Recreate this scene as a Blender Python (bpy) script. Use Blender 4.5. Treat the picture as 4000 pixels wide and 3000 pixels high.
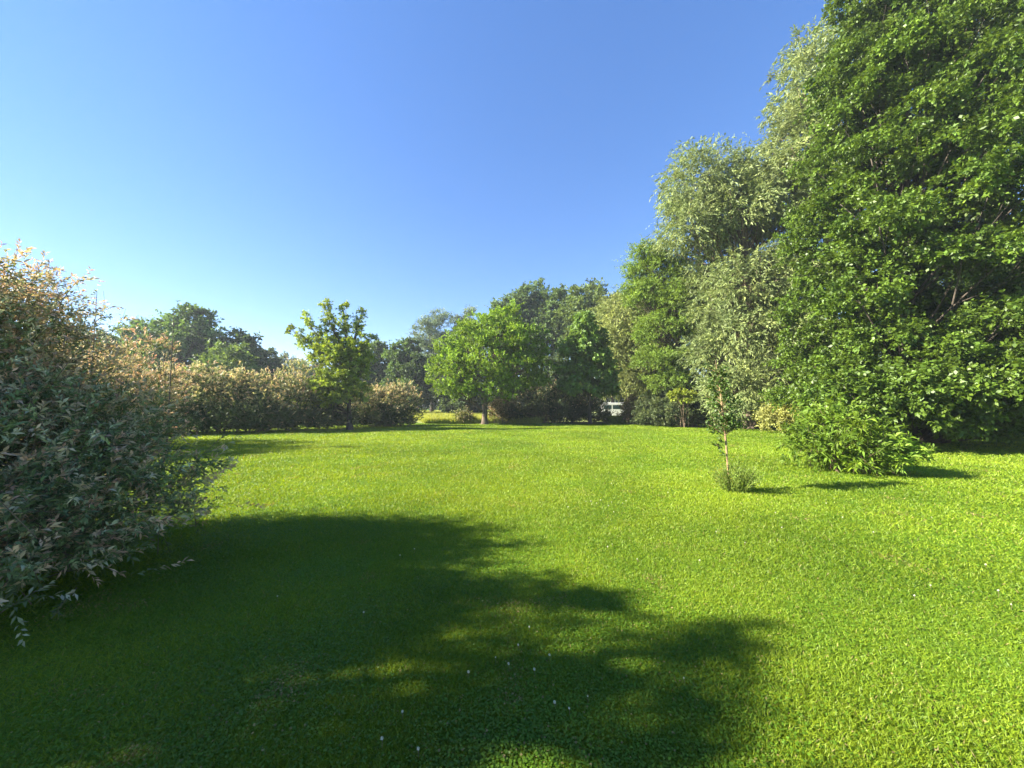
import bpy, math, random
import numpy as np
from mathutils import Vector

# ------------------------------------------------------------------ scene, camera, light
for o in list(bpy.data.objects): bpy.data.objects.remove(o)
S = bpy.context.scene
COL = S.collection
R = math.radians
EYE = 1.6

cd = bpy.data.cameras.new('camera'); cam = bpy.data.objects.new('camera', cd); COL.objects.link(cam)
cd.sensor_width = 36; cd.lens = 13.0; cd.clip_start = 0.05; cd.clip_end = 2000
cam.location = (0, 0, EYE); cam.rotation_euler = (R(90 + 3.4), 0, 0)
S.camera = cam
S.render.resolution_x = 1024; S.render.resolution_y = 768

SUN_EL, SUN_AZ = 30.0, 264.0          # azimuth clockwise from +Y: the sun stands to the left, a touch behind us
w = bpy.data.worlds.new("World"); S.world = w; w.use_nodes = True
nt = w.node_tree; nt.nodes.clear()
sky = nt.nodes.new('ShaderNodeTexSky'); sky.sky_type = 'NISHITA'; sky.sun_disc = False
sky.sun_elevation = R(SUN_EL); sky.sun_rotation = R(SUN_AZ)
sky.air_density = 1.0; sky.dust_density = 0.0; sky.ozone_density = 3.6; sky.altitude = 0
bg = nt.nodes.new('ShaderNodeBackground'); bg.inputs[1].default_value = 0.087
wo = nt.nodes.new('ShaderNodeOutputWorld')
hs = nt.nodes.new('ShaderNodeHueSaturation'); hs.inputs['Saturation'].default_value = 1.36; hs.inputs['Hue'].default_value = .514
gm = nt.nodes.new('ShaderNodeGamma'); gm.inputs[1].default_value = .74
nt.links.new(sky.outputs[0], gm.inputs[0]); nt.links.new(gm.outputs[0], hs.inputs['Color']); nt.links.new(hs.outputs[0], bg.inputs[0]); nt.links.new(bg.outputs[0], wo.inputs[0])

sl = bpy.data.lights.new('sun', 'SUN'); sl.energy = 5.0; sl.angle = R(0.5); sl.color = (1.0, 0.93, 0.79)
sun = bpy.data.objects.new('sun', sl); COL.objects.link(sun)
sv = Vector((math.sin(R(SUN_AZ)) * math.cos(R(SUN_EL)), math.cos(R(SUN_AZ)) * math.cos(R(SUN_EL)), math.sin(R(SUN_EL))))
sun.rotation_euler = (-sv).to_track_quat('-Z', 'Y').to_euler(); sun.location = sv * 60
S.view_settings.view_transform = 'Standard'; S.view_settings.look = 'None'
S.view_settings.gamma = 1; S.view_settings.use_curve_mapping = False
S.view_settings.exposure = 2.25

# ------------------------------------------------------------------ helpers
def tag(o, label=None, cat=None, group=None, kind=None):
    if label: o['label'] = label
    if cat: o['category'] = cat
    if group: o['group'] = group
    if kind: o['kind'] = kind
    return o

def empty(name, loc, label, cat, group=None):
    o = bpy.data.objects.new(name, None); COL.objects.link(o); o.location = loc
    o.empty_display_size = 0.3
    return tag(o, label, cat, group)

def link(name, me, mat, parent=None, loc=None):
    o = bpy.data.objects.new(name, me); COL.objects.link(o)
    if mat: me.materials.append(mat)
    if parent: o.parent = parent
    if loc is not None: o.location = loc
    return o

def quads_mesh(name, V, C=None):
    """V (n,4,3) separate quads, C (n,4,3) or (n,3) colours"""
    n = len(V); me = bpy.data.meshes.new(name)
    me.vertices.add(n * 4); me.vertices.foreach_set('co', np.ascontiguousarray(V, dtype=np.float32).ravel())
    me.loops.add(n * 4); me.loops.foreach_set('vertex_index', np.arange(n * 4, dtype=np.int32))
    me.polygons.add(n); me.polygons.foreach_set('loop_start', np.arange(0, n * 4, 4, dtype=np.int32))
    me.polygons.foreach_set('loop_total', np.full(n, 4, dtype=np.int32))
    if C is not None:
        if C.ndim == 2: C = np.repeat(C[:, None, :], 4, axis=1)
        a = me.color_attributes.new('tint', 'FLOAT_COLOR', 'POINT')
        c4 = np.ones((n * 4, 4), dtype=np.float32); c4[:, :3] = C.reshape(-1, 3)
        a.data.foreach_set('color', c4.ravel())
    me.update(calc_edges=True)
    return me

def nrm(a): return a / (np.linalg.norm(a, axis=-1, keepdims=True) + 1e-9)

class Tubes:
    def __init__(s): s.v = []; s.f = []; s.n = 0
    def add(s, pts, rad, k=7, wob=0.0, rng=None):
        pts = np.asarray(pts, float); m = len(pts)
        t = nrm(np.gradient(pts, axis=0))
        ref = np.array([1., 0.13, 0.07]) if abs(t[0][0]) < .8 else np.array([0., 1., .1])
        a = nrm(np.cross(t, ref)); b = np.cross(t, a)
        ang = np.arange(k) * 2 * math.pi / k
        rad = np.asarray(rad, float)
        rr = rad[:, None] * np.ones((1, k))
        if wob and rng is not None: rr = rr * (1 + wob * rng.standard_normal((m, k)))
        ring = pts[:, None, :] + rr[:, :, None] * (np.cos(ang)[None, :, None] * a[:, None, :] + np.sin(ang)[None, :, None] * b[:, None, :])
        s.v.append(ring.reshape(-1, 3))
        for i in range(m - 1):
            for j in range(k):
                q = (j + 1) % k
                s.f.append((s.n + i * k + j, s.n + i * k + q, s.n + (i + 1) * k + q, s.n + (i + 1) * k + j))
        s.f.append(tuple(s.n + (m - 1) * k + j for j in range(k)))
        s.n += m * k
    def mesh(s, name, off=(0, 0, 0)):
        me = bpy.data.meshes.new(name)
        V = np.concatenate(s.v) - np.asarray(off)
        me.from_pydata(V.tolist(), [], s.f)
        me.polygons.foreach_set('use_smooth', np.ones(len(me.polygons), dtype=bool)); me.update()
        return me

def bez(p0, p1, bend, n=7):
    p0 = np.asarray(p0, float); p1 = np.asarray(p1, float); c = (p0 + p1) / 2 + np.asarray(bend, float)
    t = np.linspace(0, 1, n)[:, None]
    return (1 - t) ** 2 * p0 + 2 * (1 - t) * t * c + t ** 2 * p1

# ------------------------------------------------------------------ materials
def leaf_mat(name, trans=0.35, rough=0.5, spec=0.35, warm=(1.25, 1.15, 0.5), nscale=0.6):
    m = bpy.data.materials.new(name); m.use_nodes = True; t = m.node_tree; t.nodes.clear()
    at = t.nodes.new('ShaderNodeAttribute'); at.attribute_name = 'tint'
    tc = t.nodes.new('ShaderNodeTexCoord')
    no = t.nodes.new('ShaderNodeTexNoise'); no.inputs['Scale'].default_value = nscale; no.inputs['Detail'].default_value = 3
    mr = t.nodes.new('ShaderNodeMapRange'); mr.inputs[1].default_value = .3; mr.inputs[2].default_value = .7
    mr.inputs[3].default_value = .82; mr.inputs[4].default_value = 1.18
    hs = t.nodes.new('ShaderNodeHueSaturation')
    t.links.new(tc.outputs['Object'], no.inputs['Vector']); t.links.new(no.outputs[0], mr.inputs[0])
    t.links.new(mr.outputs[0], hs.inputs['Value']); t.links.new(at.outputs['Color'], hs.inputs['Color'])
    p = t.nodes.new('ShaderNodeBsdfPrincipled'); p.inputs['Roughness'].default_value = rough
    p.inputs['Specular IOR Level'].default_value = spec
    tl = t.nodes.new('ShaderNodeBsdfTranslucent')
    mu = t.nodes.new('ShaderNodeMix'); mu.data_type = 'RGBA'; mu.blend_type = 'MULTIPLY'; mu.inputs[0].default_value = 1
    t.links.new(hs.outputs[0], mu.inputs[6]); mu.inputs[7].default_value = (*warm, 1)
    t.links.new(hs.outputs[0], p.inputs['Base Color']); t.links.new(mu.outputs[2], tl.inputs[0])
    mx = t.nodes.new('ShaderNodeMixShader'); mx.inputs[0].default_value = trans
    o = t.nodes.new('ShaderNodeOutputMaterial')
    t.links.new(p.outputs[0], mx.inputs[1]); t.links.new(tl.outputs[0], mx.inputs[2]); t.links.new(mx.outputs[0], o.inputs[0])
    return m

def noise_mat(name, c1, c2, scale=8, rough=0.85, bump=0.3, stretch=(1, 1, 1), detail=6, spec=0.3):
    m = bpy.data.materials.new(name); m.use_nodes = True; t = m.node_tree
    p = t.nodes['Principled BSDF']; p.inputs['Roughness'].default_value = rough; p.inputs['Specular IOR Level'].default_value = spec
    tc = t.nodes.new('ShaderNodeTexCoord'); mp = t.nodes.new('ShaderNodeMapping'); mp.inputs['Scale'].default_value = stretch
    no = t.nodes.new('ShaderNodeTexNoise'); no.inputs['Scale'].default_value = scale; no.inputs['Detail'].default_value = detail
    cr = t.nodes.new('ShaderNodeValToRGB'); cr.color_ramp.elements[0].position = .35; cr.color_ramp.elements[1].position = .65
    cr.color_ramp.elements[0].color = (*c1, 1); cr.color_ramp.elements[1].color = (*c2, 1)
    bp = t.nodes.new('ShaderNodeBump'); bp.inputs['Strength'].default_value = bump; bp.inputs['Distance'].default_value = .02
    t.links.new(tc.outputs['Object'], mp.inputs[0]); t.links.new(mp.outputs[0], no.inputs['Vector'])
    t.links.new(no.outputs[0], cr.inputs[0]); t.links.new(cr.outputs[0], p.inputs['Base Color'])
    t.links.new(no.outputs[0], bp.inputs['Height']); t.links.new(bp.outputs[0], p.inputs['Normal'])
    return m

M_LEAF = leaf_mat('broad_leaf', .30, .46, .38)
M_SOFT = leaf_mat('soft_leaf', .38, .6, .3)
M_WILLOW = leaf_mat('willow_leaf', .30, .55, .35, (1.1, 1.1, .8))
M_PINK = leaf_mat('variegated_leaf', .34, .55, .3, (1.1, 1.0, .7))
M_GRASS = leaf_mat('grass_blade', .40, .5, .3, (1.25, 1.1, .4), 0.35)
M_BARK = noise_mat('bark', (.07, .05, .035), (.19, .145, .10), 9, .9, .6, (1, 1, .25))
M_DBARK = noise_mat('dark_bark', (.035, .028, .022), (.10, .08, .06), 9, .9, .6, (1, 1, .25))
M_YBARK = noise_mat('young_bark', (.17, .11, .055), (.33, .23, .12), 30, .75, .3, (1, 1, .3))
M_TWIG = noise_mat('twig_bark', (.10, .075, .05), (.22, .15, .09), 20, .7, .2)

# ------------------------------------------------------------------ ground
def gh(x, y):
    """gentle relief of the lawn"""
    return (0.035 * np.sin(x * .45 + 1.1) * np.sin(y * .38 + .4) + 0.018 * np.sin(x * 1.1 + y * .7)
            ) * np.clip((np.abs(y) - .5) / 4, 0, 1) * np.clip((60 - y) / 20, 0, 1)

def ground_mat():
    m = bpy.data.materials.new('lawn_ground'); m.use_nodes = True; t = m.node_tree
    p = t.nodes['Principled BSDF']; p.inputs['Roughness'].default_value = .9; p.inputs['Specular IOR Level'].default_value = .15
    tc = t.nodes.new('ShaderNodeTexCoord')
    n1 = t.nodes.new('ShaderNodeTexNoise'); n1.inputs['Scale'].default_value = .35; n1.inputs['Detail'].default_value = 4
    n2 = t.nodes.new('ShaderNodeTexNoise'); n2.inputs['Scale'].default_value = 14; n2.inputs['Detail'].default_value = 8; n2.inputs['Roughness'].default_value = .75
    c1 = t.nodes.new('ShaderNodeValToRGB'); c1.color_ramp.elements[0].position = .3; c1.color_ramp.elements[1].position = .7
    c1.color_ramp.elements[0].color = (.09, .18, .012, 1); c1.color_ramp.elements[1].color = (.15, .25, .02, 1)
    c2 = t.nodes.new('ShaderNodeValToRGB'); c2.color_ramp.elements[0].position = .35; c2.color_ramp.elements[1].position = .62
    c2.color_ramp.elements[0].color = (.45, .5, .4, 1); c2.color_ramp.elements[1].color = (1.15, 1.1, 1, 1)
    mu = t.nodes.new('ShaderNodeMix'); mu.data_type = 'RGBA'; mu.blend_type = 'MULTIPLY'; mu.inputs[0].default_value = 1
    bp = t.nodes.new('ShaderNodeBump'); bp.inputs['Strength'].default_value = .8; bp.inputs['Distance'].default_value = .03
    for n in (n1, n2): t.links.new(tc.outputs['Object'], n.inputs['Vector'])
    t.links.new(n1.outputs[0], c1.inputs[0]); t.links.new(n2.outputs[0], c2.inputs[0])
    t.links.new(c1.outputs[0], mu.inputs[6]); t.links.new(c2.outputs[0], mu.inputs[7]); t.links.new(mu.outputs[2], p.inputs['Base Color'])
    t.links.new(n2.outputs[0], bp.inputs['Height']); t.links.new(bp.outputs[0], p.inputs['Normal'])
    return m

def axis(a, b, fine0, fine1, n): return np.concatenate([np.linspace(a, fine0, 12)[:-1], np.linspace(fine0, fine1, n), np.linspace(fine1, b, 12)[1:]])
xs = axis(-320, 320, -40, 50, 150); ys = axis(-60, 420, -6, 60, 120)
X, Y = np.meshgrid(xs, ys, indexing='ij'); Z = gh(X, Y)
me = bpy.data.meshes.new('ground'); nx, ny = X.shape
idx = np.arange(nx * ny).reshape(nx, ny)
F = np.stack([idx[:-1, :-1], idx[1:, :-1], idx[1:, 1:], idx[:-1, 1:]], -1).reshape(-1, 4)
me.from_pydata(np.stack([X, Y, Z], -1).reshape(-1, 3).tolist(), [], F.tolist())
me.polygons.foreach_set('use_smooth', np.ones(len(me.polygons), dtype=bool))
tag(link('ground', me, ground_mat()), kind='structure')

# ------------------------------------------------------------------ leaves
def leaf_quads(P, D, Nn, L, W, wide=.45, fold=.18, curl=0.0):
    """P base, D direction, Nn facing, L length, W width -> (n,4,3)"""
    side = nrm(np.cross(Nn, D)); up = nrm(np.cross(D, side))
    L = np.asarray(L).reshape(-1, 1); W = np.asarray(W).reshape(-1, 1)
    mid = P + D * L * wide + up * W * fold
    tip = P + D * L; tip = tip + np.array([0, 0, -1.]) * L * curl
    return np.stack([P, mid + side * W / 2, tip, mid - side * W / 2], 1)

def twig_leaves(rng, O, D, L, m, size, ratio, ang=.9, droop=.1, nup=.6, curl=.1, hang=0.0, wide=.45, sized=.35, whorl=0.0):
    """leaves along twigs: returns quads, t along twig, twig index"""
    T = len(O); t = (np.arange(m)[None, :] + rng.random((T, m))) / m
    if whorl: t = 1 - (1 - t) ** (1 + whorl)
    t = t * .92 + .08
    ti = np.repeat(np.arange(T), m); t = t.ravel()
    d = D[ti]; o = O[ti]; l = L[ti][:, None]; tt = t[:, None]
    P = o + d * l * tt + np.array([0, 0, -1.]) * droop * l * tt ** 2
    u = rng.standard_normal((T * m, 3)); u -= (u * d).sum(1, keepdims=True) * d; u = nrm(u)
    a = ang * (.7 + .6 * rng.random((T * m, 1)))
    ld = nrm(d * np.cos(a) + u * np.sin(a) + np.array([0, 0, -1.]) * hang)
    n = nrm(np.array([0, 0, 1.]) * nup + rng.standard_normal((T * m, 3)) * .6)
    s = size * (1 - sized + 2 * sized * rng.random(T * m))
    return leaf_quads(P, ld, n, s, s * ratio, wide, .2, curl), t, ti

def sdir(rng, n, zlo=-1.0):
    z = rng.uniform(zlo, 1, n); a = rng.random(n) * 2 * math.pi; r = np.sqrt(1 - z * z)
    return np.stack([r * np.cos(a), r * np.sin(a), z], 1)

def crown(rng, lobes, n_clump, clump_r, n_tw, m, size, ratio, green, up=.3, zlo=-.8, shell=(.72, 1.05), inner=.25,
          var=.18, yellow=.15, ymul=(1.5, 1.2, .7), flat=.8, out=.6, tip=None, tipf=0.0, low=-1e9, tlow=.35, **kw):
    """lobed crown made of leafy twigs; returns quads, colours, clump centres with lobe index"""
    lobes = np.asarray(lobes, float); vol = (lobes[:, 3] * lobes[:, 4] * lobes[:, 5]) ** (2 / 3.); vol /= vol.sum()
    CC = []; OO = []; LI = []
    for i, lb in enumerate(lobes):
        n = max(4, int(round(n_clump * vol[i])))
        dd = sdir(rng, n, zlo); ph = rng.random(6) * 6.28
        bump = 1 + .16 * np.sin(3 * dd[:, 0] * 2 + ph[0]) * np.sin(3 * dd[:, 1] * 2 + ph[1]) + .12 * np.sin(5 * dd[:, 2] * 2 + ph[2])
        fr = rng.uniform(shell[0], shell[1], n) * bump
        inn = rng.random(n) < inner; fr[inn] *= rng.uniform(.35, .8, inn.sum())
        c = lb[:3] + dd * lb[3:6] * fr[:, None]
        keep = np.ones(n, bool)
        for j, lb2 in enumerate(lobes):
            if j != i: keep &= (((c - lb2[:3]) / lb2[3:6]) ** 2).sum(1) > .30
        keep &= c[:, 2] > low
        CC.append(c[keep]); OO.append(dd[keep]); LI.append(np.full(keep.sum(), i))
    CC = np.concatenate(CC); OO = np.concatenate(OO); LI = np.concatenate(LI); n = len(CC)
    cr = clump_r * rng.uniform(.7, 1.3, n)
    ci = np.repeat(np.arange(n), n_tw)
    O = CC[ci] + rng.standard_normal((len(ci), 3)) * cr[ci][:, None] * np.array([.42, .42, .42 * flat])
    D = nrm(OO[ci] * out + rng.standard_normal((len(ci), 3)) * .6 + np.array([0, 0, up]))
    Lw = cr[ci] * rng.uniform(.5, 1.2, len(ci))
    O[:, 2] = np.maximum(O[:, 2], .12 + .15 * rng.random(len(O))); D[:, 2] = np.where(O[:, 2] < .35, np.abs(D[:, 2]), D[:, 2])
    Lw = Lw * np.where((rng.random(len(Lw)) < .05) & (O[:, 2] > 1.1), 1.9, 1.0)
    Q, t, ti = twig_leaves(rng, O, D, Lw, m, size, ratio, **kw)
    g = np.asarray(green, float)
    cv = 1 + var * rng.standard_normal(n); cy = np.clip(rng.random(n) * yellow * 2, 0, 1)
    leafn = len(Q); lv = 1 + .15 * rng.standard_normal(leafn)
    k = ci[ti]
    C = g[None, :] * np.clip(cv[k] * lv, .45, 1.7)[:, None]
    yy = np.clip(cy[k] + yellow * rng.standard_normal(leafn) * .6, 0, 1)[:, None]
    C = C * (1 - yy) + C * np.asarray(ymul) * yy
    if tip is not None:
        pal = np.asarray(tip)[rng.integers(0, len(tip), len(O))][ti]
        z = O[ti][:, 2]; twf = rng.random(len(O))[ti]
        top = lobes[:, 2].max() + lobes[:, 5].max() * .8
        hf = np.clip(z / top, 0, 1)
        pr = (twf < tipf * (tlow + (1.25 - tlow) * np.clip((hf - .3) / .5, 0, 1)))
        mix = np.clip((t - .35) / .45, 0, 1) * pr * rng.uniform(.6, 1, leafn)
        C = C * (1 - mix[:, None]) + pal * mix[:, None] * lv[:, None]
    ok = Q[:, :, 2].min(1) > .015; Q = Q[ok]; C = C[ok]
    return Q, C, CC, LI, (O, D, Lw)

def tree(name, label, cat, base, trunk_top, tr, lobes, mat, bark, seed, group=None, limb_r=.3, sub=2, fork=.35, tw=None, rootname='trunk', crownname='crown', stems=0, subf=.25, **kw):
    rng = np.random.default_rng(seed)
    base = np.asarray(base, float); root = empty(name, base, label, cat, group)
    Q, C, CC, LI, TW = crown(rng, lobes, **kw)
    me = quads_mesh(crownname, Q - base, C); link(crownname, me, mat, root)
    tb = Tubes(); tt = np.asarray(trunk_top, float)
    lobes = np.asarray(lobes, float)
    if stems == 0:
        pts = bez(base + np.array([0, 0, -.1]), tt, rng.standard_normal(3) * np.array([.15, .15, 0]) * tr * 4, 10)
        rad = tr * np.linspace(1, .28, 10); rad[0] *= 1.55; rad[1] *= 1.08
        tb.add(pts, rad, 10, .05, rng)
        for i, lb in enumerate(lobes):
            c = lb[:3]
            f = np.clip((c[2] - base[2]) / max(tt[2] - base[2], .1) * .8 - rng.uniform(.02, .14), fork, .97)
            p0 = pts[int(f * 9)]
            L = np.linalg.norm(c - p0)
            r0 = tr * limb_r * (1.25 - f * .6)
            lp = bez(p0, c, (0, 0, -.08 * L) + rng.standard_normal(3) * .06 * L, 8)
            tb.add(lp, np.linspace(r0, r0 * .3, 8), 6, .04, rng)
            own = CC[LI == i]
            for q in own[rng.permutation(len(own))[:int(len(own) * subf * sub) + sub]]:
                f2 = rng.uniform(.35, 1); a = lp[int(f2 * 7)]
                l2 = np.linalg.norm(q - a); tb.add(bez(a, q, rng.standard_normal(3) * .1 * l2, 5), np.linspace(r0 * .32, r0 * .08, 5), 4)
    else:
        for q in CC[rng.permutation(len(CC))[:stems]]:
            a = base + np.array([rng.normal() * tr, rng.normal() * tr, -.05])
            a[:2] += (q[:2] - base[:2]) * .35
            l2 = np.linalg.norm(q - a); tb.add(bez(a, q, (0, 0, .15 * l2) + rng.standard_normal(3) * .05 * l2, 6), np.linspace(limb_r, limb_r * .35, 6), 5)
    if tw:
        O, D, Lw = TW
        for i in rng.permutation(len(O))[:tw]:
            tb.add([O[i] - D[i] * .1, O[i] + D[i] * Lw[i] * .5 - np.array([0, 0, kw.get('droop', .1)]) * Lw[i] * .25, O[i] + D[i] * Lw[i] - np.array([0, 0, kw.get('droop', .1)]) * Lw[i]], [.004, .003, .0015], 3)
    link(rootname, tb.mesh(rootname, base), bark, root)
    return root

# ---- colours (linear)
CREAMS = [(.64, .55, .28), (.68, .50, .30), (.58, .56, .27), (.56, .53, .24), (.66, .46, .30)]
FRONT = [(.68, .40, .28), (.70, .48, .32), (.66, .50, .30), (.64, .44, .32), (.62, .56, .40), (.52, .54, .34)]
PINKS = [(.68, .38, .27), (.72, .46, .30), (.66, .54, .30), (.58, .50, .26), (.70, .56, .38)]
WGREEN = (.075, .115, .045)

# foreground variegated willow
tree('willow_shrub', 'large pink-tipped variegated willow shrub filling the left edge of the lawn in the foreground', 'shrub',
     (-6.0, 3.5, 0), (-6.0, 3.5, 1), .35,
     [(-6.4, 3.6, 1.3, 1.8, 1.35, 1.35), (-4.75, 3.35, .75, 1.35, 1.2, .8), (-5.8, 3.8, 1.15, 1.35, 1.0, 1.15), (-4.5, 2.8, .55, 1.05, .85, .5),
      (-6.1, 3.9, 2.3, 1.0, .8, .8)],
     M_PINK, M_TWIG, 11, limb_r=.014, stems=150, tw=2600, rootname='stems', crownname='foliage',
     n_clump=1000, clump_r=.37, n_tw=17, m=16, size=.056, ratio=.30, green=(.15, .21, .09), up=.5, tlow=.55, zlo=-.75, inner=.3, shell=(.75, 1.08),
     var=.22, yellow=.15, tip=FRONT, tipf=1.0, ang=.75, droop=.1, nup=.5, curl=.15, whorl=.5)
tree('willow_shrub', 'rounded pink-tipped willow shrub half hidden behind the big foreground shrub at the left', 'shrub',
     (-14.6, 13.6, 0), (-14.6, 13.6, 1), .4,
     [(-14.6, 13.6, 1.7, 2.3, 2.2, 1.9), (-16.8, 15.2, 1.7, 2.2, 2.2, 1.9), (-13.4, 12.5, 1.3, 1.7, 1.6, 1.5)],
     M_PINK, M_TWIG, 12, limb_r=.02, stems=60, rootname='stems', crownname='foliage',
     n_clump=420, clump_r=.5, n_tw=12, m=12, size=.10, ratio=.32, green=WGREEN, up=.6, zlo=-.7, inner=.25,
     tip=PINKS, tipf=.9, ang=.6, nup=.5, yellow=.2)

def hedge(label, pts, r, h, seed, dens=1.0, tipf=.95, green=WGREEN, size=.15):
    rng = np.random.default_rng(seed); pts = np.asarray(pts, float); lobes = []
    for i in range(len(pts) - 1):
        L = np.linalg.norm(pts[i + 1] - pts[i]); n = max(1, int(L / 1.5))
        for k in range(n):
            p = pts[i] + (pts[i + 1] - pts[i]) * k / n; hh = h * rng.uniform(.86, 1.08)
            lobes.append((p[0] + rng.normal() * .3, p[1] + rng.normal() * .2 - .2, .75, r * rng.uniform(1, 1.15), r, .8))
            lobes.append((p[0] + rng.normal() * .25, p[1] + rng.normal() * .25, hh * .5, r * rng.uniform(.9, 1.2), r * rng.uniform(.85, 1.1), hh * .5))
    c = pts.mean(0)
    return tree('hedge', label, 'hedge', (c[0], c[1], 0), (c[0], c[1], 1), .5, lobes, M_PINK, M_TWIG, seed, limb_r=.03, stems=60,
                rootname='stems', crownname='foliage', tlow=.06, n_clump=int(70 * len(lobes) * dens), clump_r=.5, n_tw=11, m=11, size=size, ratio=.34,
                green=green, up=.7, zlo=-.95, inner=.15, tip=CREAMS, tipf=tipf, ang=.5, nup=.5, yellow=.2)
hedge('long pink and cream topped willow hedge along the back left of the lawn', [(-24, 20.5), (-19, 21.5), (-15, 23.6), (-12, 27)], 1.7, 3.7, 21)
hedge('shorter rounded pink-topped hedge between the young tree and the gap to the meadow', [(-12, 28.6), (-9, 29.5), (-6.8, 30.8)], 1.6, 3.3, 22)
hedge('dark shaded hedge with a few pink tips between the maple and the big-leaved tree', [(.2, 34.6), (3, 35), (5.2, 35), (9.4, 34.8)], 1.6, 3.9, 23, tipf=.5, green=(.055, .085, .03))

# ------------------------------------------------------------------ free-standing trees on the lawn
def prong(a, b, r0, r1, n=4):
    a = np.array(a, float); b = np.array(b, float); L = np.linalg.norm(b - a) / n
    return [tuple(a + (b - a) * (k + .5) / n) + (r0 + (r1 - r0) * k / (n - 1),) * 2 + (max(L * .7, r0 + (r1 - r0) * k / (n - 1)),) for k in range(n)]
tree('young_tree', 'young light green tree with open upswept branches in front of the left hedge', 'tree',
     (-10.9, 25, 0), (-11.1, 25, 5.4), .17,
     [(-11.6, 25, 3.3, 1.5, 1.5, 1.3), (-12.9, 24.8, 2.6, 1.2, 1.2, .7), (-10.8, 25.2, 2.6, .9, 1.0, .8), (-13.4, 24.7, 1.9, 1.1, .9, .5), (-12.2, 24.6, 2.6, 1.3, 1.1, .9), (-12.2, 25, 4.9, 1.4, 1.3, .9), (-10.9, 25.1, 4.6, 1.0, 1.0, 1.0), (-11.8, 24.4, 2.0, 1.2, .9, .5)]
     + prong((-12.6, 25, 4.4), (-15.3, 25, 7.0), .5, .2, 5) + prong((-12.3, 25, 5.2), (-14.4, 25, 7.8), .45, .16, 5) + prong((-12, 25, 5.4), (-12.9, 25, 8.8), .45, .2, 6)
     + prong((-11.4, 25, 5.2), (-11.45, 25, 8.5), .4, .2, 6) + prong((-11.0, 25, 5.0), (-10.4, 25.3, 8.1), .38, .15, 6) + prong((-10.7, 25, 5.0), (-9.6, 25, 6.4), .5, .3) + prong((-10.7, 25, 3.8), (-9.6, 25, 5.0), .6, .35),
     M_SOFT, M_DBARK, 31, limb_r=.35, sub=2, fork=.3,
     n_clump=640, clump_r=.25, n_tw=9, m=9, size=.145, ratio=.5, green=(.20, .29, .045), up=.6, zlo=-.8, inner=.35, var=.2, yellow=.3, ang=.9, hang=.1)
tree('maple_tree', 'broad round-crowned maple with a short pale trunk standing at the meadow gap', 'tree',
     (-2.35, 32, 0), (-2.1, 32, 5.0), .26,
     [(-2.2, 32, 5.6, 3.6, 3.2, 3.0), (-4.9, 31.6, 4.3, 2.1, 2.2, 2.0), (.4, 32, 4.4, 2.3, 2.3, 2.0), (-1.2, 32, 8.0, 2.0, 2.0, 1.8), (-3.7, 32, 7.2, 1.9, 1.9, 1.7), (.9, 32, 6.9, 1.9, 1.9, 1.8),
      (-5.6, 32, 5.9, 1.2, 1.4, 1.6), (-1.2, 30.8, 2.9, 1.6, 1.4, 1.0), (-4.3, 31.3, 2.7, 1.5, 1.4, .8), (1.7, 32, 5.0, 1.6, 1.6, 2.0), (-.2, 32, 9.4, .9, .9, .9), (-2.4, 32, 9.0, .9, .9, .8)],
     M_SOFT, M_BARK, 32, limb_r=.42, sub=2, fork=.3,
     n_clump=850, clump_r=.46, n_tw=9, m=9, size=.19, ratio=.5, green=(.16, .27, .03), up=1.1, out=.45, zlo=-.85, inner=.3, var=.2, yellow=.18, ang=.7, flat=.6)
tree('big_leaved_tree', 'slender bright green big-leaved tree in tiers, right of the maple before the dark hedge', 'tree',
     (6.95, 33, 0), (6.9, 33, 8.6), .14,
     [(6.6, 33, 9.0, 1.1, 1.1, 1.1), (7.3, 33, 7.8, 1.1, 1.1, 1.0), (6.0, 33, 7.5, .9, .9, .8), (5.2, 33, 6.6, .9, .9, .7), (6.8, 33, 6.5, 1.4, 1.3, 1.0), (5.2, 33, 5.0, 1.0, .9, .6), (6.9, 33, 5.0, 1.6, 1.4, 1.0),
      (8.4, 33, 5.0, 1.0, .9, .7), (6.4, 32.6, 3.4, 1.9, 1.4, 1.0), (8.4, 33, 3.4, 1.1, 1.2, .9), (4.9, 33, 3.7, .8, .8, .5), (8.0, 33, 6.4, .7, .8, .6)],
     M_LEAF, M_DBARK, 33, limb_r=.3, sub=1, fork=.3,
     n_clump=330, clump_r=.34, n_tw=8, m=8, size=.28, ratio=.6, green=(.13, .22, .045), up=.1, zlo=-.7, inner=.2, var=.15, yellow=.1, ang=1.1, hang=.35, nup=1.0)

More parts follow.
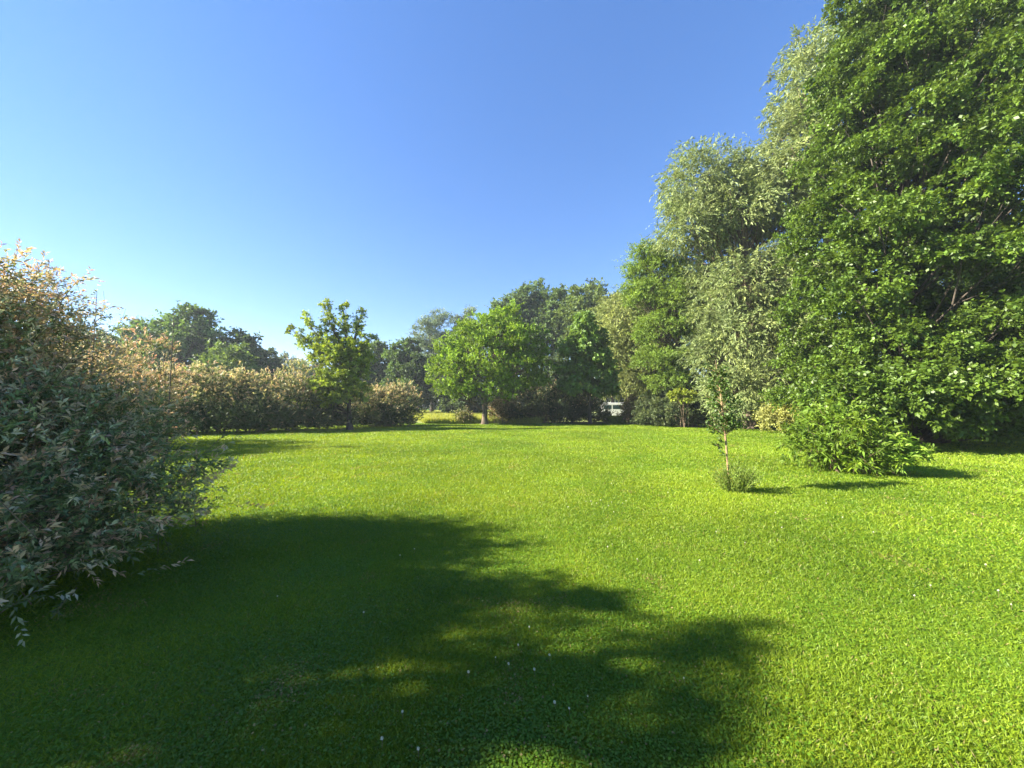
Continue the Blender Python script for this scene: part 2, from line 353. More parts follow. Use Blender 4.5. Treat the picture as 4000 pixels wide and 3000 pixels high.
# ------------------------------------------------------------------ right-hand trees
rg = np.random.default_rng(5)
BIG = []
for k in range(58):
    z = 1.4 + 21 * ((k + .5) / 58.) ; a = k * 2.399 + rg.normal() * .3
    rr = (4.1 if z < 8 else 4.1 - (z - 8) * .14) * rg.uniform(.82, 1.16)
    q = rg.uniform(1.2, 1.9)
    BIG.append((17.9 + math.cos(a) * rr * .85 + (z - 8) * .12, 16.3 + math.sin(a) * rr * .75, z, q, q, q * rg.uniform(.42, .62)))
BIG += [(17.0, 13.6, 7.4, 1.5, 1.1, .7), (19.6, 13.4, 9.8, 1.5, 1.1, .6), (20.6, 13.6, 6.2, 1.4, 1.1, .7), (17.9, 13.4, 4.6, 1.5, 1.1, .7)] + [(18.0 + z_ * .06, 17.2, z_, 2.3, 1.7, 2.2) for z_ in (5, 9, 13, 17)] + [(x_, 14.2 - .9 * math.sin((x_ - 12) / 3.2), z_, 1.5, 1.1, .75) for x_ in (12.8, 14.6, 16.4, 18.2, 20, 21.8) for z_ in (1.05, 2.0)] + [(14.2, 15.6, 2.4, 1.3, 1.3, 1.0), (14.5, 13.6, 2.1, 1.7, 1.5, 1.1), (16.6, 12.6, 2.4, 1.9, 1.6, 1.1), (19, 12.6, 2.4, 1.8, 1.6, 1.2)]
tree('broadleaf_tree', 'huge dark green glossy-leaved tree with foliage down to the lawn at the right edge', 'tree',
     (17.8, 16.5, 0), (18.6, 16.5, 19), .38, BIG, M_LEAF, M_DBARK, 41, limb_r=.16, sub=1, subf=.05, fork=.08,
     n_clump=4300, clump_r=.38, n_tw=10, m=11, size=.14, ratio=.6, green=(.082, .145, .018), up=.15, zlo=-.55, inner=.15, shell=(.8, 1.05), var=.16, yellow=.22, ang=1.0, nup=.9, hang=.1, flat=.5, low=.3)

def willow(label, base, lobes, seed, green=(.20, .26, .10), n=700, top=None, tr=.4, size=.28, m=10, **kw):
    c = np.asarray(lobes, float)
    t = top or (c[:, 0].mean(), c[:, 1].mean(), c[:, 2].max() - 1)
    return tree('willow_tree', label, 'tree', base, t, tr, lobes, M_WILLOW, M_BARK, seed, limb_r=.42, sub=kw.pop('sub', 1), fork=.2,
                n_clump=n, clump_r=kw.pop('clump_r', .75), n_tw=11, m=m, size=size, ratio=.24, green=green, up=kw.pop('up', .1), zlo=-.8, inner=.22, var=.14, yellow=.2,
                ang=.5, droop=.35, hang=.35, nup=.3, **kw)
willow('tall silvery green willow with visible limbs, left of the huge dark tree', (17.5, 27, 0),
       [(14.3, 27, 18.2, 2.6, 2.4, 2.6), (17.2, 27, 17.6, 2.7, 2.6, 2.7), (13.4, 27, 14.6, 2.3, 2.2, 2.0), (16.4, 26, 15.4, 2.6, 2.2, 1.9), (19.6, 27, 16.5, 2.6, 2.5, 3.0), (20.6, 27, 19.6, 2.3, 2.4, 2.4),
        (16.8, 25.6, 10.2, 2.8, 2.4, 1.9), (19.8, 26, 10.6, 2.6, 2.4, 2.2), (15.6, 25.4, 6.6, 2.0, 2.2, 1.7), (18.4, 25, 6.6, 2.8, 2.2, 2.2), (17.2, 24.2, 3.0, 2.6, 1.9, 1.9), (20.0, 24.4, 3.0, 2.4, 1.9, 2.0), (14.9, 24.8, 2.6, 1.9, 1.6, 1.7), (15.4, 27.5, 12, 1.7, 1.7, 1.6), (15.0, 27.5, 9, 1.6, 1.7, 1.6), (14.8, 27.2, 5.6, 1.5, 1.5, 1.6)],
       51, n=2000, size=.24, tr=.5)
willow('very tall pale willow top rising behind the huge dark tree', (22, 25, 0),
       [(20.7, 25, 24.0, 2.0, 2.2, 2.8), (22.4, 25, 26, 2.4, 2.4, 2.4), (20.5, 25, 20.0, 1.9, 2.0, 2.6), (22.5, 25, 21, 2.5, 2.4, 3.0), (23, 25, 15, 3, 3, 3.5)], 52, n=420)
willow('pale green willow leaning in behind the upper right corner', (33, 24, 0),
       [(29.5, 24, 24.5, 2.8, 2.6, 2.6), (33, 24, 26, 3, 3, 3), (31, 24, 19.5, 2.8, 2.8, 2.8), (34, 24, 20, 3, 3, 3), (33, 24, 13, 3.4, 3, 4), (32, 24, 7, 3.6, 3, 4), (27.5, 24, 29, 2, 2, 1.6)], 53, n=600, green=(.13, .18, .06))
willow('lighter olive willow beside the white van, low in front of the poplars', (12.2, 38, 0),
       [(11.0, 38, 10.6, 2.2, 2.2, 2.3), (13.6, 38, 12.2, 2.4, 2.4, 2.2), (10.5, 38, 7.2, 2.0, 2.2, 2.0), (13.2, 37, 8.0, 2.5, 2.2, 2.3), (10.9, 37.6, 4.4, 1.7, 1.8, 1.6), (13.2, 36.8, 4.2, 2.2, 1.9, 1.9), (15.4, 37, 10, 2.4, 2.4, 3)],
       54, n=900, green=(.23, .28, .09), size=.27)
tree('locust_tree', 'bright feathery green tree with layered branches between the two willows', 'tree',
     (14.6, 30.5, 0), (13.6, 30.5, 10), .3,
     [(11.4, 30.5, 13.6, 1.6, 1.5, 1.5), (13.0, 30.5, 12.8, 1.7, 1.7, 1.5), (11.0, 30.5, 11.0, 1.6, 1.6, 1.2), (13.4, 30, 10.2, 2.3, 2, 1.5), (12.2, 30, 7.8, 2.0, 1.9, 1.1), (14.6, 30, 8.2, 1.8, 1.8, 1.3), (12.0, 30, 5.4, 1.7, 1.7, .9), (14.2, 30, 5.4, 1.7, 1.7, 1.0), (13.2, 29.8, 3.6, 1.9, 1.6, .8), (15.2, 30.2, 11.4, 1.5, 1.5, 1.2)],
     M_SOFT, M_BARK, 55, limb_r=.4, sub=2, fork=.25,
     n_clump=900, clump_r=.6, n_tw=10, m=14, size=.15, ratio=.42, green=(.15, .24, .04), up=.1, zlo=-.6, inner=.2, var=.16, yellow=.15, ang=1.15, nup=1.0, flat=.4, hang=.1)

def shrub(label, lobes, seed, green, mat=M_SOFT, n=160, size=.14, tip=None, tipf=0, ratio=.5, name='shrub', cat='shrub', **kw):
    c = np.asarray(lobes, float).mean(0)
    return tree(name, label, cat, (c[0], c[1], 0), (c[0], c[1], .5), .25, lobes, mat, M_TWIG, seed, limb_r=kw.pop('limb_r', .02), stems=kw.pop('stems', 30),
                rootname='stems', crownname='foliage', n_clump=n, clump_r=kw.pop('clump_r', .38), n_tw=kw.pop('n_tw', 11), m=kw.pop('m', 9), size=size, ratio=ratio, green=green,
                up=kw.pop('up', .4), zlo=-.8, inner=.25, tip=tip, tipf=tipf, **kw)
shrub('dark low shrub under the olive willow beside the van', [(14.2, 33.5, 1.1, 1.6, 1.2, 1.3), (12.6, 33.8, .9, 1.1, 1.0, 1.1), (15.4, 31.5, 1.3, 1.5, 1.2, 1.4)], 61, (.05, .075, .025), n=200, size=.16)
shrub('grey-green round shrub under the feathery tree behind the sapling', [(15.4, 28.6, 1.4, 1.8, 1.2, 1.5), (13.6, 29.0, 1.1, 1.2, 1.0, 1.2), (14.3, 29.0, 2.3, 1.0, 1.0, .9), (12.3, 28.4, 1.1, 1.5, 1.0, 1.2), (10.9, 29.6, .9, 1.0, 1.0, 1.0)], 62, (.085, .12, .05), mat=M_WILLOW, n=420, size=.17, ratio=.35, yellow=.3)
shrub('pale yellow variegated bush in front of the tall willow', [(16.9, 20.6, .8, .8, .8, .85), (15.3, 21.3, .95, .8, .7, .7), (16.2, 21.2, 1.7, .7, .7, .5)], 63, (.33, .35, .11), n=190, size=.13, yellow=.1)
shrub('yellow-green shoots hanging over the shaded shrub left of the sapling', [(12.6, 27.5, 2.3, .9, .4, .3)], 64, (.24, .31, .04), n=26, clump_r=.25, size=.14, yellow=.3, stems=12)
shrub('yellow-tipped bush partly hiding the white van', [(10.7, 33.6, 1.55, .7, .6, .75), (11.4, 33.8, 1.0, .7, .6, 1.0), (10.4, 33.8, .55, .5, .5, .45)], 65, (.20, .17, .05), mat=M_PINK, n=70, size=.15, tip=PINKS, tipf=.5)
shrub('low cream shrub with tan leaves right beside the maple trunk', [(-1.1, 33.4, 1.2, .8, .7, 1.2), (-.2, 34, 1.1, .9, .7, 1.1)], 66, (.15, .14, .05), mat=M_PINK, n=110, size=.14, tip=PINKS, tipf=.8, ratio=.35)
shrub('small tan willow bush in the meadow gap left of the maple trunk', [(-4.3, 33.6, .5, .7, .6, .5)], 67, (.10, .12, .035), mat=M_PINK, n=50, size=.13, tip=CREAMS, tipf=.25, ratio=.35)

# laurel-like bush on the lawn at right
laurel = shrub('light green long-leaved bush spreading on the lawn before the huge dark tree', [(8.0, 9.1, .65, .95, .85, .6), (7.5, 9.2, .55, .55, .6, .45), (8.75, 8.95, .52, .65, .65, .48), (7.85, 9.1, 1.15, .5, .5, .42), (8.4, 9, .3, .8, .6, .3)],
      68, (.125, .215, .022), mat=M_SOFT, n=200, size=.15, ratio=.24, clump_r=.26, n_tw=7, m=9, yellow=.25, ang=.75, nup=.5, curl=.25, limb_r=.012, stems=45, tw=300, up=.75, name='laurel_bush', cat='bush')
# sapling
def sapling():
    rng = np.random.default_rng(71); base = np.array([4.17, 7.2, 0.])
    root = empty('sapling', base, 'thin staked-looking sapling with tan stem and sparse leaves standing alone on the lawn', 'tree')
    root['label'] = 'thin young sapling with tan stem and sparse leaves standing alone on the lawn'
    tb = Tubes()
    pts = base + np.array([(0, 0, -.05), (-.015, 0, .4), (-.03, 0, .8), (-.05, 0, 1.15), (-.09, 0, 1.6), (-.12, 0, 1.95), (-.16, 0, 2.25), (-.185, 0, 2.5)])
    tb.add(pts, [.024, .019, .018, .017, .014, .010, .006, .003], 8, .05, rng)
    O = []; D = []; L = []
    zs = [.62, .72, .86, .95, 1.1, 1.15, 1.2, 1.25, 1.3, 1.32, 1.36, 1.4, 1.45, 1.5, 1.55, 1.62, 1.7, 1.78, 1.86, 1.95, 2.02, 2.1, 2.18, 2.25] + list(rng.uniform(1.0, 1.6, 40)) + list(rng.uniform(1.6, 2.25, 26))
    for z in zs:
        x = np.interp(z, pts[:, 2], pts[:, 0]); a = rng.random() * 6.28
        l = (.34 if z < 1.6 else .22) * rng.uniform(.55, 1.1)
        if z < 1: a = math.pi + rng.normal() * .7; l *= .8
        d = np.array([math.cos(a), math.sin(a), .75]); d /= np.linalg.norm(d); o = np.array([x, base[1], z])
        tb.add([o, o + d * l * .5, o + d * l], [.006, .004, .002], 4)
        O.append(o + d * .06); D.append(d); L.append(l)
        for _ in range(2):
            d2 = nrm(d + rng.standard_normal(3) * .5); f = rng.uniform(.3, .8)
            O.append(o + d * l * f); D.append(d2); L.append(l * .5)
    link('trunk', tb.mesh('trunk', base), M_YBARK, root)
    O = np.array(O); D = np.array(D); L = np.array(L)
    Q, t, ti = twig_leaves(rng, O, D, L, 9, .05, .72, ang=.9, nup=.7, curl=.1)
    C = np.array([.075, .13, .025]) * (1 + .25 * rng.standard_normal((len(Q), 1)))
    link('crown', quads_mesh('crown', Q - base, np.clip(C, .01, 1)), M_LEAF, root)
sapling()
def weeds():
    rng = np.random.default_rng(72); base = np.array([4.22, 7.05, 0.]); n = 330
    root = empty('weed_tuft', base, 'tuft of tall weeds with small yellow flowers around the foot of the sapling', 'weeds')
    a = rng.random(n) * 6.28; r = .24 * np.sqrt(rng.random(n)); O = base + np.stack([r * np.cos(a) * 1.05, r * np.sin(a) * .7, np.zeros(n)], 1)
    D = nrm(np.stack([np.cos(a) * .55 * r / .3, np.sin(a) * .5 * r / .3, np.ones(n)], 1) + rng.standard_normal((n, 3)) * .22)
    L = rng.uniform(.38, .78, n) * (1.1 - .4 * r / .30); L[:14] *= 1.5
    Q, t, ti = twig_leaves(rng, O, D, L, 9, .045, .3, ang=.6, nup=.3, droop=.15, sized=.5)
    C = np.array([.17, .25, .04]) * (1 + .3 * rng.standard_normal((len(Q), 1)))
    Q2 = leaf_quads(O, D, nrm(rng.standard_normal((n, 3))), L * 1.1, np.full(n, .007), .4, .1, .2)
    C2 = np.tile(np.array([[.22, .27, .06]]), (n, 1))
    link('foliage', quads_mesh('foliage', np.concatenate([Q, Q2]) - base, np.clip(np.concatenate([C, C2]), .01, 1)), M_SOFT, root)
    k = np.concatenate([np.where(O[:, 0] < base[0] - .15)[0][:42], np.arange(16)])
    c = (O + D * L[:, None])[k]; c = np.repeat(c, 5, 0); ang = np.tile(np.arange(5) * 1.2566, len(k))
    d = nrm(np.stack([np.cos(ang), np.sin(ang), np.full(len(ang), .35)], 1)); 
    Qf = leaf_quads(c, d, np.tile([[0, 0, 1.]], (len(c), 1)), np.full(len(c), .013), np.full(len(c), .010))
    link('blossoms', quads_mesh('blossoms', Qf - base, np.tile(np.array([[.75, .60, .03]]), (len(c), 1))), M_SOFT, root)
weeds()

# ------------------------------------------------------------------ background trees
def bgtree(label, x, y, h, wd, seed, green, shape='round', n=200, size=.42, name='tree', bark=M_DBARK, mat=M_SOFT, low=.12, tr=.3, group=None, **kw):
    rng = np.random.default_rng(seed); lobes = []
    if shape == 'round':
        k = kw.pop('k', 12)
        for i in range(k):
            f = (i + .5) / k; z = h * (low + .12 + (.86 - low - .05) * f); rr = wd * .5 * math.sqrt(max(.05, 1 - (2 * f - .85) ** 2 * .75)); a = i * 2.4 + rng.normal() * .3
            q = wd * rng.uniform(.2, .3); lobes.append((x + math.cos(a) * max(0, rr - q * .6), y + math.sin(a) * max(0, rr - q * .6) * .8, z, q, q, q * rng.uniform(.7, .95)))
        lobes.append((x, y, h * .55, wd * .32, wd * .3, h * .28))
    else:
        k = kw.pop('k', 9)
        for i in range(k):
            f = (i + .5) / k; z = h * (low + .06 + (.9 - low) * f); q = wd * (.5 if f < .7 else .5 - (f - .7) * 1.0) * rng.uniform(.7, 1.05)
            a = i * 2.4; lobes.append((x + math.cos(a) * wd * .18, y + math.sin(a) * wd * .15, z, q, q, h / k * .72))
    return tree(name, label, 'tree', (x, y, 0), (x + rng.normal() * .3, y, h * .8), tr, lobes, mat, bark, seed, group, limb_r=.35, sub=1, fork=.25,
                n_clump=n, clump_r=kw.pop('clump_r', wd * .085 + .12), n_tw=kw.pop('n_tw', 10), m=kw.pop('m', 8), size=size, ratio=kw.pop('ratio', .55), green=green, up=kw.pop('up', .35), zlo=-.8, inner=.2, var=.2, yellow=.12,
                ang=.9, flat=.7, **kw)
DG = (.07, .12, .045); BG = (.065, .105, .06)
bgtree('hazy green tree just right of the pink foreground shrub top, behind a bare leader', -60, 50, 11.5, 12, 101, (.11, .17, .07), n=360)
bgtree('broad blue-green tree second from the left beyond the hedge', -52, 51, 12.2, 9, 102, (.09, .15, .07), n=300)
bgtree('tallest rounded green tree beyond the left hedge', -44.4, 50, 14.8, 8.6, 103, (.10, .18, .055), n=460, k=15)
bgtree('dark bushy tree stepping down to the right of the tallest left tree', -38.6, 51, 10.9, 7.5, 104, DG, n=300)
bgtree('dark blue-green tree ending the left tree group beside open sky', -37.5, 55, 9.7, 6, 105, BG, n=240)
bgtree('light green bushy tree low before the dark trees above the pink hedge', -31, 40, 6.8, 7, 106, (.12, .19, .06), n=240, size=.3)
bgtree('small distant round tree left of the young tree', -56, 92, 13.4, 11, 107, (.09, .13, .07), n=180, size=.6)
bgtree('small distant tree half hidden by the young tree', -48.5, 88, 12.4, 9, 108, (.09, .14, .07), n=160, size=.6)
bgtree('grey-green round tree right behind the young tree', -22.6, 60, 11.4, 7.6, 109, (.09, .15, .055), n=300)
bgtree('tall bushy green tree between the young tree and the grey poplar', -17.0, 58, 11.8, 5.6, 110, (.09, .155, .05), 'column', n=300)
bgtree('thin open dark tree at the foot of the grey poplar', -14.2, 56, 10.0, 5, 111, (.065, .11, .045), n=130, size=.34)
POP = (.16, .22, .14)
bgtree('grey-green poplar with pointed top standing left of the maple', -15.2, 70, 19.6, 8.0, 112, POP, 'column', n=420, name='poplar_tree', mat=M_WILLOW, ratio=.3, up=1.1, out=.4)
bgtree('second grey-green poplar peeping just left of the maple top', -9.4, 72, 21.0, 7.0, 113, POP, 'column', n=380, name='poplar_tree', mat=M_WILLOW, ratio=.3, up=1.1, out=.4)
bgtree('tall dark poplar behind the maple, leftmost of the tallest group', -.9, 64, 21.6, 6.6, 114, (.115, .185, .085), 'column', n=380, name='poplar_tree', low=.18, up=.6)
bgtree('tallest poplar, second of the high group behind the maple', 3.6, 64, 23.2, 6.8, 115, (.105, .17, .075), 'column', n=400, name='poplar_tree', low=.35, up=.6)
bgtree('open poplar with sky between its stems right of the maple', 7.6, 62, 21.8, 5.6, 116, (.115, .185, .075), 'column', n=260, name='poplar_tree', low=.45, up=.6)
bgtree('wide-topped poplar above the bright big-leaved tree', 12.3, 60, 21.2, 8.6, 117, (.135, .20, .065), 'column', n=420, name='poplar_tree', low=.45, up=.5)
bgtree('last poplar showing left of the olive willow top', 17.0, 62, 20.4, 7, 118, (.115, .185, .075), 'column', n=300, name='poplar_tree', low=.3)
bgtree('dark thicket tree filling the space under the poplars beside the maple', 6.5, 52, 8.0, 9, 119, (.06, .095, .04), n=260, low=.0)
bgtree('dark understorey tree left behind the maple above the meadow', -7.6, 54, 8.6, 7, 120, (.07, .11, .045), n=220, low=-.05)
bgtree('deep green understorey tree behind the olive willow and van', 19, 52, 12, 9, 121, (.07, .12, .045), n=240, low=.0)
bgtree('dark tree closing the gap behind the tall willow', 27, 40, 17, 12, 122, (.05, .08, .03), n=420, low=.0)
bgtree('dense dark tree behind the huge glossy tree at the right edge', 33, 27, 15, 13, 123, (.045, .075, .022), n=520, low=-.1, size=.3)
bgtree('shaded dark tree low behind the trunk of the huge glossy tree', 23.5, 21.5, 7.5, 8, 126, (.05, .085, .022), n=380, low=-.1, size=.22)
def far_wood():
    rng = np.random.default_rng(125)
    lb = [(x, 118 + rng.normal() * 3, 3.5 * rng.uniform(.8, 1.3), 5, 4, 4.5 * rng.uniform(.8, 1.2)) for x in np.arange(-120, 140, 5.0)]
    Q, C, a, b, c = crown(rng, lb, 2200, 1.2, 8, 7, .8, .6, (.06, .10, .04), low=.2)
    tag(link('far_wood', quads_mesh('far_wood', Q, C), M_SOFT), 'low dark line of distant woodland beyond the meadow', 'woodland', kind='stuff')
far_wood()

def bare(label, x, y, h, seed, n=9, lean=0.0):
    rng = np.random.default_rng(seed); base = np.array([x, y, 0.]); root = empty('bare_tree', base, label, 'bare tree')
    tb = Tubes(); tb.add([base, base + (lean * .5, 0, h * .5), base + (lean, 0, h)], [.028, .016, .005], 6); link('trunk', tb.mesh('trunk', base), M_DBARK, root)
    tb = Tubes()
    for i in range(n):
        z = h * (.55 + .38 * i / n); p = base + np.array([lean * z / h, 0, z]); sgn = 1 if i % 2 else -1
        l = h * .24 * (1.2 - i / n * .5) * rng.uniform(.8, 1.1); a = rng.normal() * .5
        q = p + np.array([sgn * l * .55 * math.cos(a), l * .4 * math.sin(a), l * .8]); tb.add(bez(p, q, (sgn * l * .22, 0, -l * .22), 7), np.linspace(.009, .003, 7), 4)
    link('branches', tb.mesh('branches', base), M_DBARK, root)
bare('leafless upright tree with curved bare twigs poking above the foreground shrub', -10.5, 9.2, 4.5, 131, 7)
bare('second leafless tree top with sparse twigs, right of the first bare one', -11.3, 12.2, 4.75, 132, 7)

# off to the left of the frame: the trees whose shade lies across the near lawn
tree('shade_tree', 'leafy tree just outside the left edge that shades the near lawn', 'tree', (-10.4, 1.0, 0), (-10.4, 1.2, 6.2), .14,
     [(-10.4, 1.95, 5.3, 1.0, .45, .8), (-10.4, 1.15, 5.3, 1.0, .4, .8), (-10.6, .1, 4.9, .9, .3, .5), (-10.4, 1.2, 4.0, 1.4, .9, 1.1), (-10.6, 2.1, 6.3, .35, .2, .12), (-10.5, 1.1, 6.5, .35, .2, .12), (-10.4, .45, 6.4, .4, .12, .1), (-10.2, 1.5, 6.7, .2, .1, .1), (-10.4, 2.5, 4.9, .8, .25, .6)],
     M_SOFT, M_BARK, 141, n_clump=235, clump_r=.3, n_tw=8, m=9, size=.12, ratio=.5, green=(.07, .12, .03), inner=.3)

# ------------------------------------------------------------------ lawn blades, meadow
def vnoise(x, y, s, seed):
    rng = np.random.default_rng(seed); g = rng.random((64, 64)); u = x * s; v = y * s
    i = np.floor(u).astype(int); j = np.floor(v).astype(int); fu = u - i; fv = v - j; fu = fu * fu * (3 - 2 * fu); fv = fv * fv * (3 - 2 * fv)
    a = g[i % 64, j % 64]; b = g[(i + 1) % 64, j % 64]; c = g[i % 64, (j + 1) % 64]; d = g[(i + 1) % 64, (j + 1) % 64]
    return (a * (1 - fu) + b * fu) * (1 - fv) + (c * (1 - fu) + d * fu) * fv
def lawn():
    rng = np.random.default_rng(200); n = 1500000
    d = 1.1 * (34 / 1.1) ** rng.random(n); a = rng.uniform(R(-66), R(66), n)
    x = d * np.sin(a); y = d * np.cos(a)
    k = y > .5; d = d[k]; x = x[k]; y = y[k]; n = len(x)
    clover = rng.random(n) < .05 + .28 * np.clip((vnoise(x, y, 1.7, 1) * .6 + vnoise(x, y, .5, 11) * .5 - .35) * 2.5, 0, 1)
    sc = np.maximum(1, d / 3.8)                                   # further off, one face stands for a small tuft
    L = rng.uniform(.022, .048, n) * np.minimum(sc, 3.0) ** .55 * (.8 + .5 * vnoise(x, y, 1.6, 2)); W = rng.uniform(.0030, .0052, n) * sc
    lean = rng.uniform(.25, 1.1, n); az = rng.random(n) * 6.28 
    D = nrm(np.stack([np.cos(az) * lean, np.sin(az) * lean, np.full(n, .8)], 1))
    N = nrm(rng.standard_normal((n, 3)) + np.array([0, 0, .3]))
    P = np.stack([x, y, gh(x, y) - .003], 1)
    # clover and broad weeds: short, wide, facing up
    P[clover, 2] += rng.uniform(.012, .03, clover.sum()); L[clover] = .014 * sc[clover] ** .8 * rng.uniform(.7, 1.2, clover.sum()); W[clover] = L[clover] * .85
    D[clover] = nrm(np.stack([np.cos(az), np.sin(az), rng.normal(0, .25, n)], 1))[clover]; N[clover] = np.array([0, 0, 1.]) + rng.standard_normal((clover.sum(), 3)) * .25
    Q = leaf_quads(P, D, N, L, W, .38, .15, .12)
    p1 = vnoise(x, y, .28, 3); p2 = vnoise(x, y, 1.3, 4); p3 = vnoise(x, y, 4.5, 5)
    mixv = np.clip(.5 * p1 + .3 * p2 + .3 * p3 + .18 * rng.standard_normal(n), 0, 1)[:, None]
    C = np.array([.115, .21, .013]) * (1 - mixv) + np.array([.265, .345, .020]) * mixv
    C[clover] = np.array([.10, .20, .012]) * (.85 + .3 * rng.random((clover.sum(), 1)))
    dry = rng.random(n) < .02 + .22 * np.clip((vnoise(x, y, 2.3, 9) - .82) * 8, 0, 1); C[dry] = np.array([.30, .24, .09]) * (.7 + .5 * rng.random((dry.sum(), 1)))
    tag(link('lawn_grass', quads_mesh('lawn_grass', Q, C * (.85 + .3 * rng.random((n, 1)))), M_GRASS),
        'short mown bright green lawn grass with clover covering the foreground', 'grass', kind='stuff')
lawn()

def meadow():
    rng = np.random.default_rng(201)
    me = bpy.data.meshes.new('meadow'); me.from_pydata([(-14, 34.5, 0.03), (30, 34.5, 0.03), (60, 110, .03), (-60, 110, .03)], [], [(0, 1, 2, 3)])
    tag(link('meadow', me, noise_mat('meadow_ground', (.13, .17, .03), (.24, .26, .07), 1.5, .95, .4)), kind='structure')
    n = 60000; y = 33.2 + 60 * rng.random(n) ** 1.8; x = -2.6 + rng.uniform(-1, 1, n) * (5.2 + (y - 33) * .28); x -= (y - 33) * .06
    L = rng.uniform(.45, .95, n); L[y < 36] *= .9; D = nrm(np.stack([rng.normal(0, .25, n), rng.normal(0, .25, n), np.ones(n)], 1))
    Q = leaf_quads(np.stack([x, y, np.zeros(n)], 1), D, nrm(rng.standard_normal((n, 3)) * [1, 1, .2]), L, rng.uniform(.03, .06, n) * (y / 34) ** .7, .4, .1, .15)
    m = rng.random((n, 1)); C = np.array([.20, .28, .03]) * (1 - m) + np.array([.46, .46, .12]) * m
    tag(link('meadow_grass', quads_mesh('meadow_grass', Q, C), M_GRASS), 'tall yellow-green meadow grass seen through the hedge gap left of the maple', 'grass', kind='stuff')
    n = 2600; x = rng.uniform(8.9, 10.3, n); y = rng.uniform(33.5, 36.5, n)
    Q = leaf_quads(np.stack([x, y, np.zeros(n)], 1), nrm(np.stack([rng.normal(0, .25, n), rng.normal(0, .25, n), np.ones(n)], 1)), nrm(rng.standard_normal((n, 3)) * [1, 1, .2]), rng.uniform(.3, .8, n), rng.uniform(.03, .06, n), .4)
    tag(link('tall_grass', quads_mesh('tall_grass', Q, np.array([.16, .25, .03]) * (.8 + .4 * rng.random((n, 1)))), M_GRASS), 'bright tall grass in front of the white van', 'grass', kind='stuff')
meadow()

# white clover heads and daisies
def clover():
    rng = np.random.default_rng(210)
    mat = noise_mat('clover_white', (.55, .55, .50), (.8, .8, .75), 200, .7, .2)
    q = []
    for i in range(60):
        d = sdir(rng, 1)[0]; q.append(d)
    q = np.array(q); P = q * .004; Q = leaf_quads(P, q, nrm(rng.standard_normal((60, 3))), np.full(60, .009), np.full(60, .005))
    C = np.tile(np.array([[.72, .72, .66]]), (60, 1)); hm = quads_mesh('head', Q, C)
    tb = Tubes(); tb.add([(0, 0, -.045), (.002, 0, -.02), (0, 0, 0)], [.001, .001, .001], 4); sm = tb.mesh('stem')
    spots = [(.12, 2.66), (.04, 2.47), (-.10, 2.35), (-.02, 2.28), (.23, 2.36), (.13, 2.25), (-.25, 2.22), (.22, 2.0), (.29, 1.97), (-.55, 1.95), (-.42, 1.75), (.4, 2.05), (-.6, 1.8), (1.25, 5.9), (1.5, 5.85), (1.35, 6.0), (1.6, 6.05), (1.75, 5.95), (1.45, 6.15), (1.2, 6.1), (1.85, 6.1)]
    for i in range(26): 
        d = rng.uniform(4, 9); a = R(rng.uniform(8, 54)); spots.append((d * math.sin(a), d * math.cos(a)))
    for i in range(8): spots.append((rng.uniform(-2.2, 2.4), rng.uniform(1.9, 4.5)))
    for i, (x, y) in enumerate(spots):
        z = float(gh(np.array(x), np.array(y))) + rng.uniform(.045, .06)
        where = 'in the shaded grass near the camera' if y < 3.2 and x < .8 else ('in the pale cluster on the sunlit middle of the lawn' if 1.1 < x < 2 and 5.8 < y < 6.3 else ('in the sunlit grass toward the right' if x > .8 else 'at the far side of the tree shade'))
        e = empty('clover_flower', (x, y, z), 'small white clover flower head ' + where, 'flower', 'white clover flowers in the lawn')
        s = rng.uniform(.35, .7) * (1 if y < 4 else 1.1)
        for nm, m_, ma in (('head', hm, M_SOFT), ('stem', sm, M_TWIG)):
            o = bpy.data.objects.new(nm, m_); COL.objects.link(o); o.parent = e
            if nm == 'head': o.scale = (s, s, s * .9)
            if not m_.materials: m_.materials.append(ma)
clover()

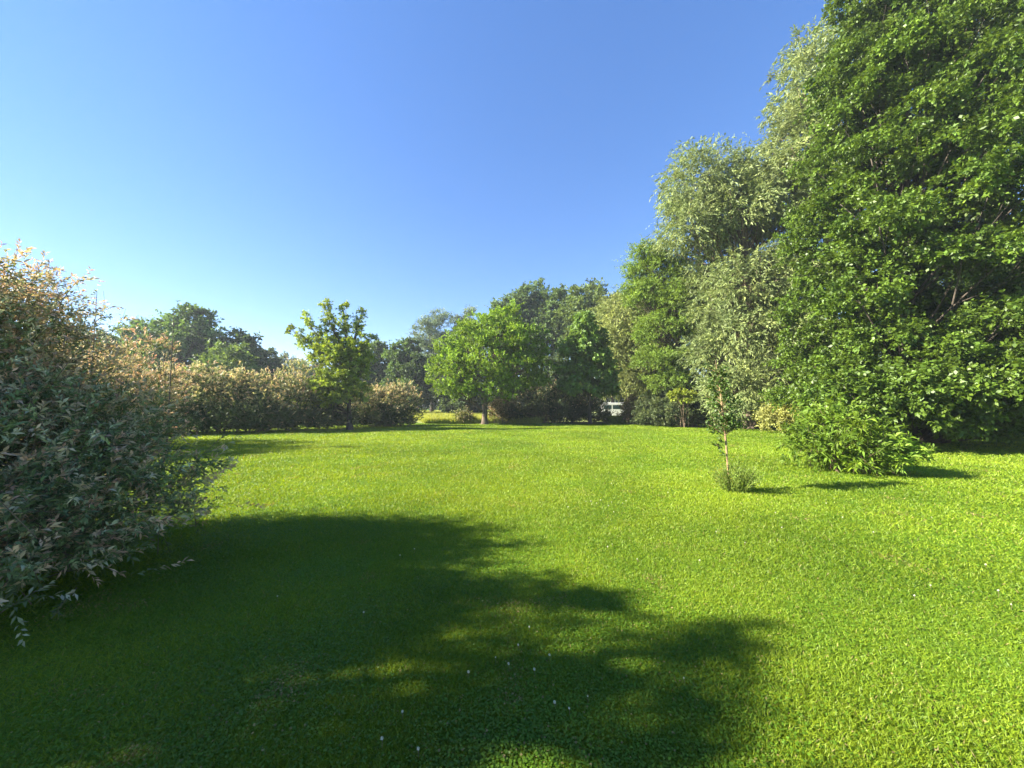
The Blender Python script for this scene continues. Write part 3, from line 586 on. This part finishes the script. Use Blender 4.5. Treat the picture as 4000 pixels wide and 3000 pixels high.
# ------------------------------------------------------------------ van
def van():
    import bmesh
    base = Vector((13.9, 48.0, 0.0)); root = empty('parked_van', base, 'white van parked beyond the hedge, glimpsed beside the olive willow', 'van')
    def paint(name, c, r, spec=.5):
        m = noise_mat(name, tuple(v * .93 for v in c), c, 3, r, .0, spec=spec); return m
    white = paint('van_white', (.78, .78, .80), .35); dark = paint('van_glass', (.03, .06, .06), .08, .8); black = paint('van_rubber', (.02, .02, .02), .8)
    steel = paint('van_rim', (.35, .36, .37), .4)
    prof = [(-2.5, .35), (-2.5, 1.1), (-2.42, 1.9), (-2.3, 2.02), (1.1, 2.02), (1.35, 1.93), (1.95, 1.2), (2.45, .98), (2.52, .6), (2.5, .35), (1.95, .35), (1.9, .6), (1.72, .75), (1.45, .8), (1.18, .75), (1.0, .6), (.95, .35),
            (-1.15, .35), (-1.2, .6), (-1.38, .75), (-1.65, .8), (-1.92, .75), (-2.1, .6), (-2.15, .35)]
    bm = bmesh.new(); lo = [bm.verts.new((x, -.92, z)) for x, z in prof]; hi = [bm.verts.new((x, .92, z)) for x, z in prof]
    bm.faces.new(lo); bm.faces.new(hi[::-1]); n = len(prof)
    for i in range(n): bm.faces.new((lo[i], hi[i], hi[(i + 1) % n], lo[(i + 1) % n]))
    bmesh.ops.recalc_face_normals(bm, faces=bm.faces)
    bmesh.ops.bevel(bm, geom=[e for e in bm.edges if abs(e.verts[0].co.y - e.verts[1].co.y) < .01], offset=.05, segments=3, affect='EDGES')
    me = bpy.data.meshes.new('body'); bm.to_mesh(me); bm.free(); link('body', me, white, root)
    def prism(name, pts, y0, y1, mat, parent):
        bm = bmesh.new(); a = [bm.verts.new((x, y0, z)) for x, z in pts]; b = [bm.verts.new((x, y1, z)) for x, z in pts]; n = len(pts)
        bm.faces.new(a); bm.faces.new(b[::-1])
        for i in range(n): bm.faces.new((a[i], b[i], b[(i + 1) % n], a[(i + 1) % n]))
        bmesh.ops.recalc_face_normals(bm, faces=bm.faces)
        me = bpy.data.meshes.new(name); bm.to_mesh(me); bm.free(); return link(name, me, mat, parent)
    for s in (-1, 1):
        y0, y1 = sorted((s * .915, s * .925))
        for pts in ([(-2.25, 1.2), (-2.2, 1.72), (-1.25, 1.72), (-1.25, 1.2)], [(-1.1, 1.2), (-1.1, 1.72), (.25, 1.72), (.25, 1.2)], [(.4, 1.2), (.4, 1.72), (1.15, 1.72), (1.65, 1.2)]):
            prism('window', pts, y0, y1, dark, root)
        for x in (-1.65, 1.45):
            y0, y1 = sorted((s * .70, s * .93))
            ty = prism('wheel', [(x + .33 * math.cos(t), .33 + .33 * math.sin(t)) for t in np.linspace(0, 2 * math.pi, 20, endpoint=False)], y0, y1, black, root)
            y0, y1 = sorted((s * .93, s * .945)); prism('rim', [(x + .2 * math.cos(t), .33 + .2 * math.sin(t)) for t in np.linspace(0, 2 * math.pi, 14, endpoint=False)], y0, y1, steel, ty)
    prism('bumper', [(-2.58, .38), (-2.58, .58), (-2.49, .58), (-2.49, .38)], -.88, .88, black, root)
    for s in (-1, 1):
        prism('headlight', [(2.40, .78), (2.42, .93), (2.55, .86), (2.55, .72)], s * .8 - .1, s * .8 + .1, steel, root)
van()

# ------------------------------------------------------------------ thin morning haze
def haze():
    x0, x1, y0, y1, z0, z1 = -325, 325, -65, 425, -1.2, 36
    v = [(x, y, z) for z in (z0, z1) for y in (y0, y1) for x in (x0, x1)]
    me = bpy.data.meshes.new('haze'); me.from_pydata(v, [], [(0, 2, 3, 1), (4, 5, 7, 6), (0, 1, 5, 4), (2, 6, 7, 3), (0, 4, 6, 2), (1, 3, 7, 5)])
    m = bpy.data.materials.new('haze'); m.use_nodes = True; t = m.node_tree; t.nodes.clear()
    p = t.nodes.new('ShaderNodeVolumePrincipled'); p.inputs['Color'].default_value = (.82, .90, 1.0, 1); p.inputs['Density'].default_value = .0006; p.inputs['Anisotropy'].default_value = .2
    o = t.nodes.new('ShaderNodeOutputMaterial'); t.links.new(p.outputs[0], o.inputs['Volume'])
    tag(link('haze', me, m), 'thin pale morning haze over the garden', 'haze', kind='stuff')
haze()
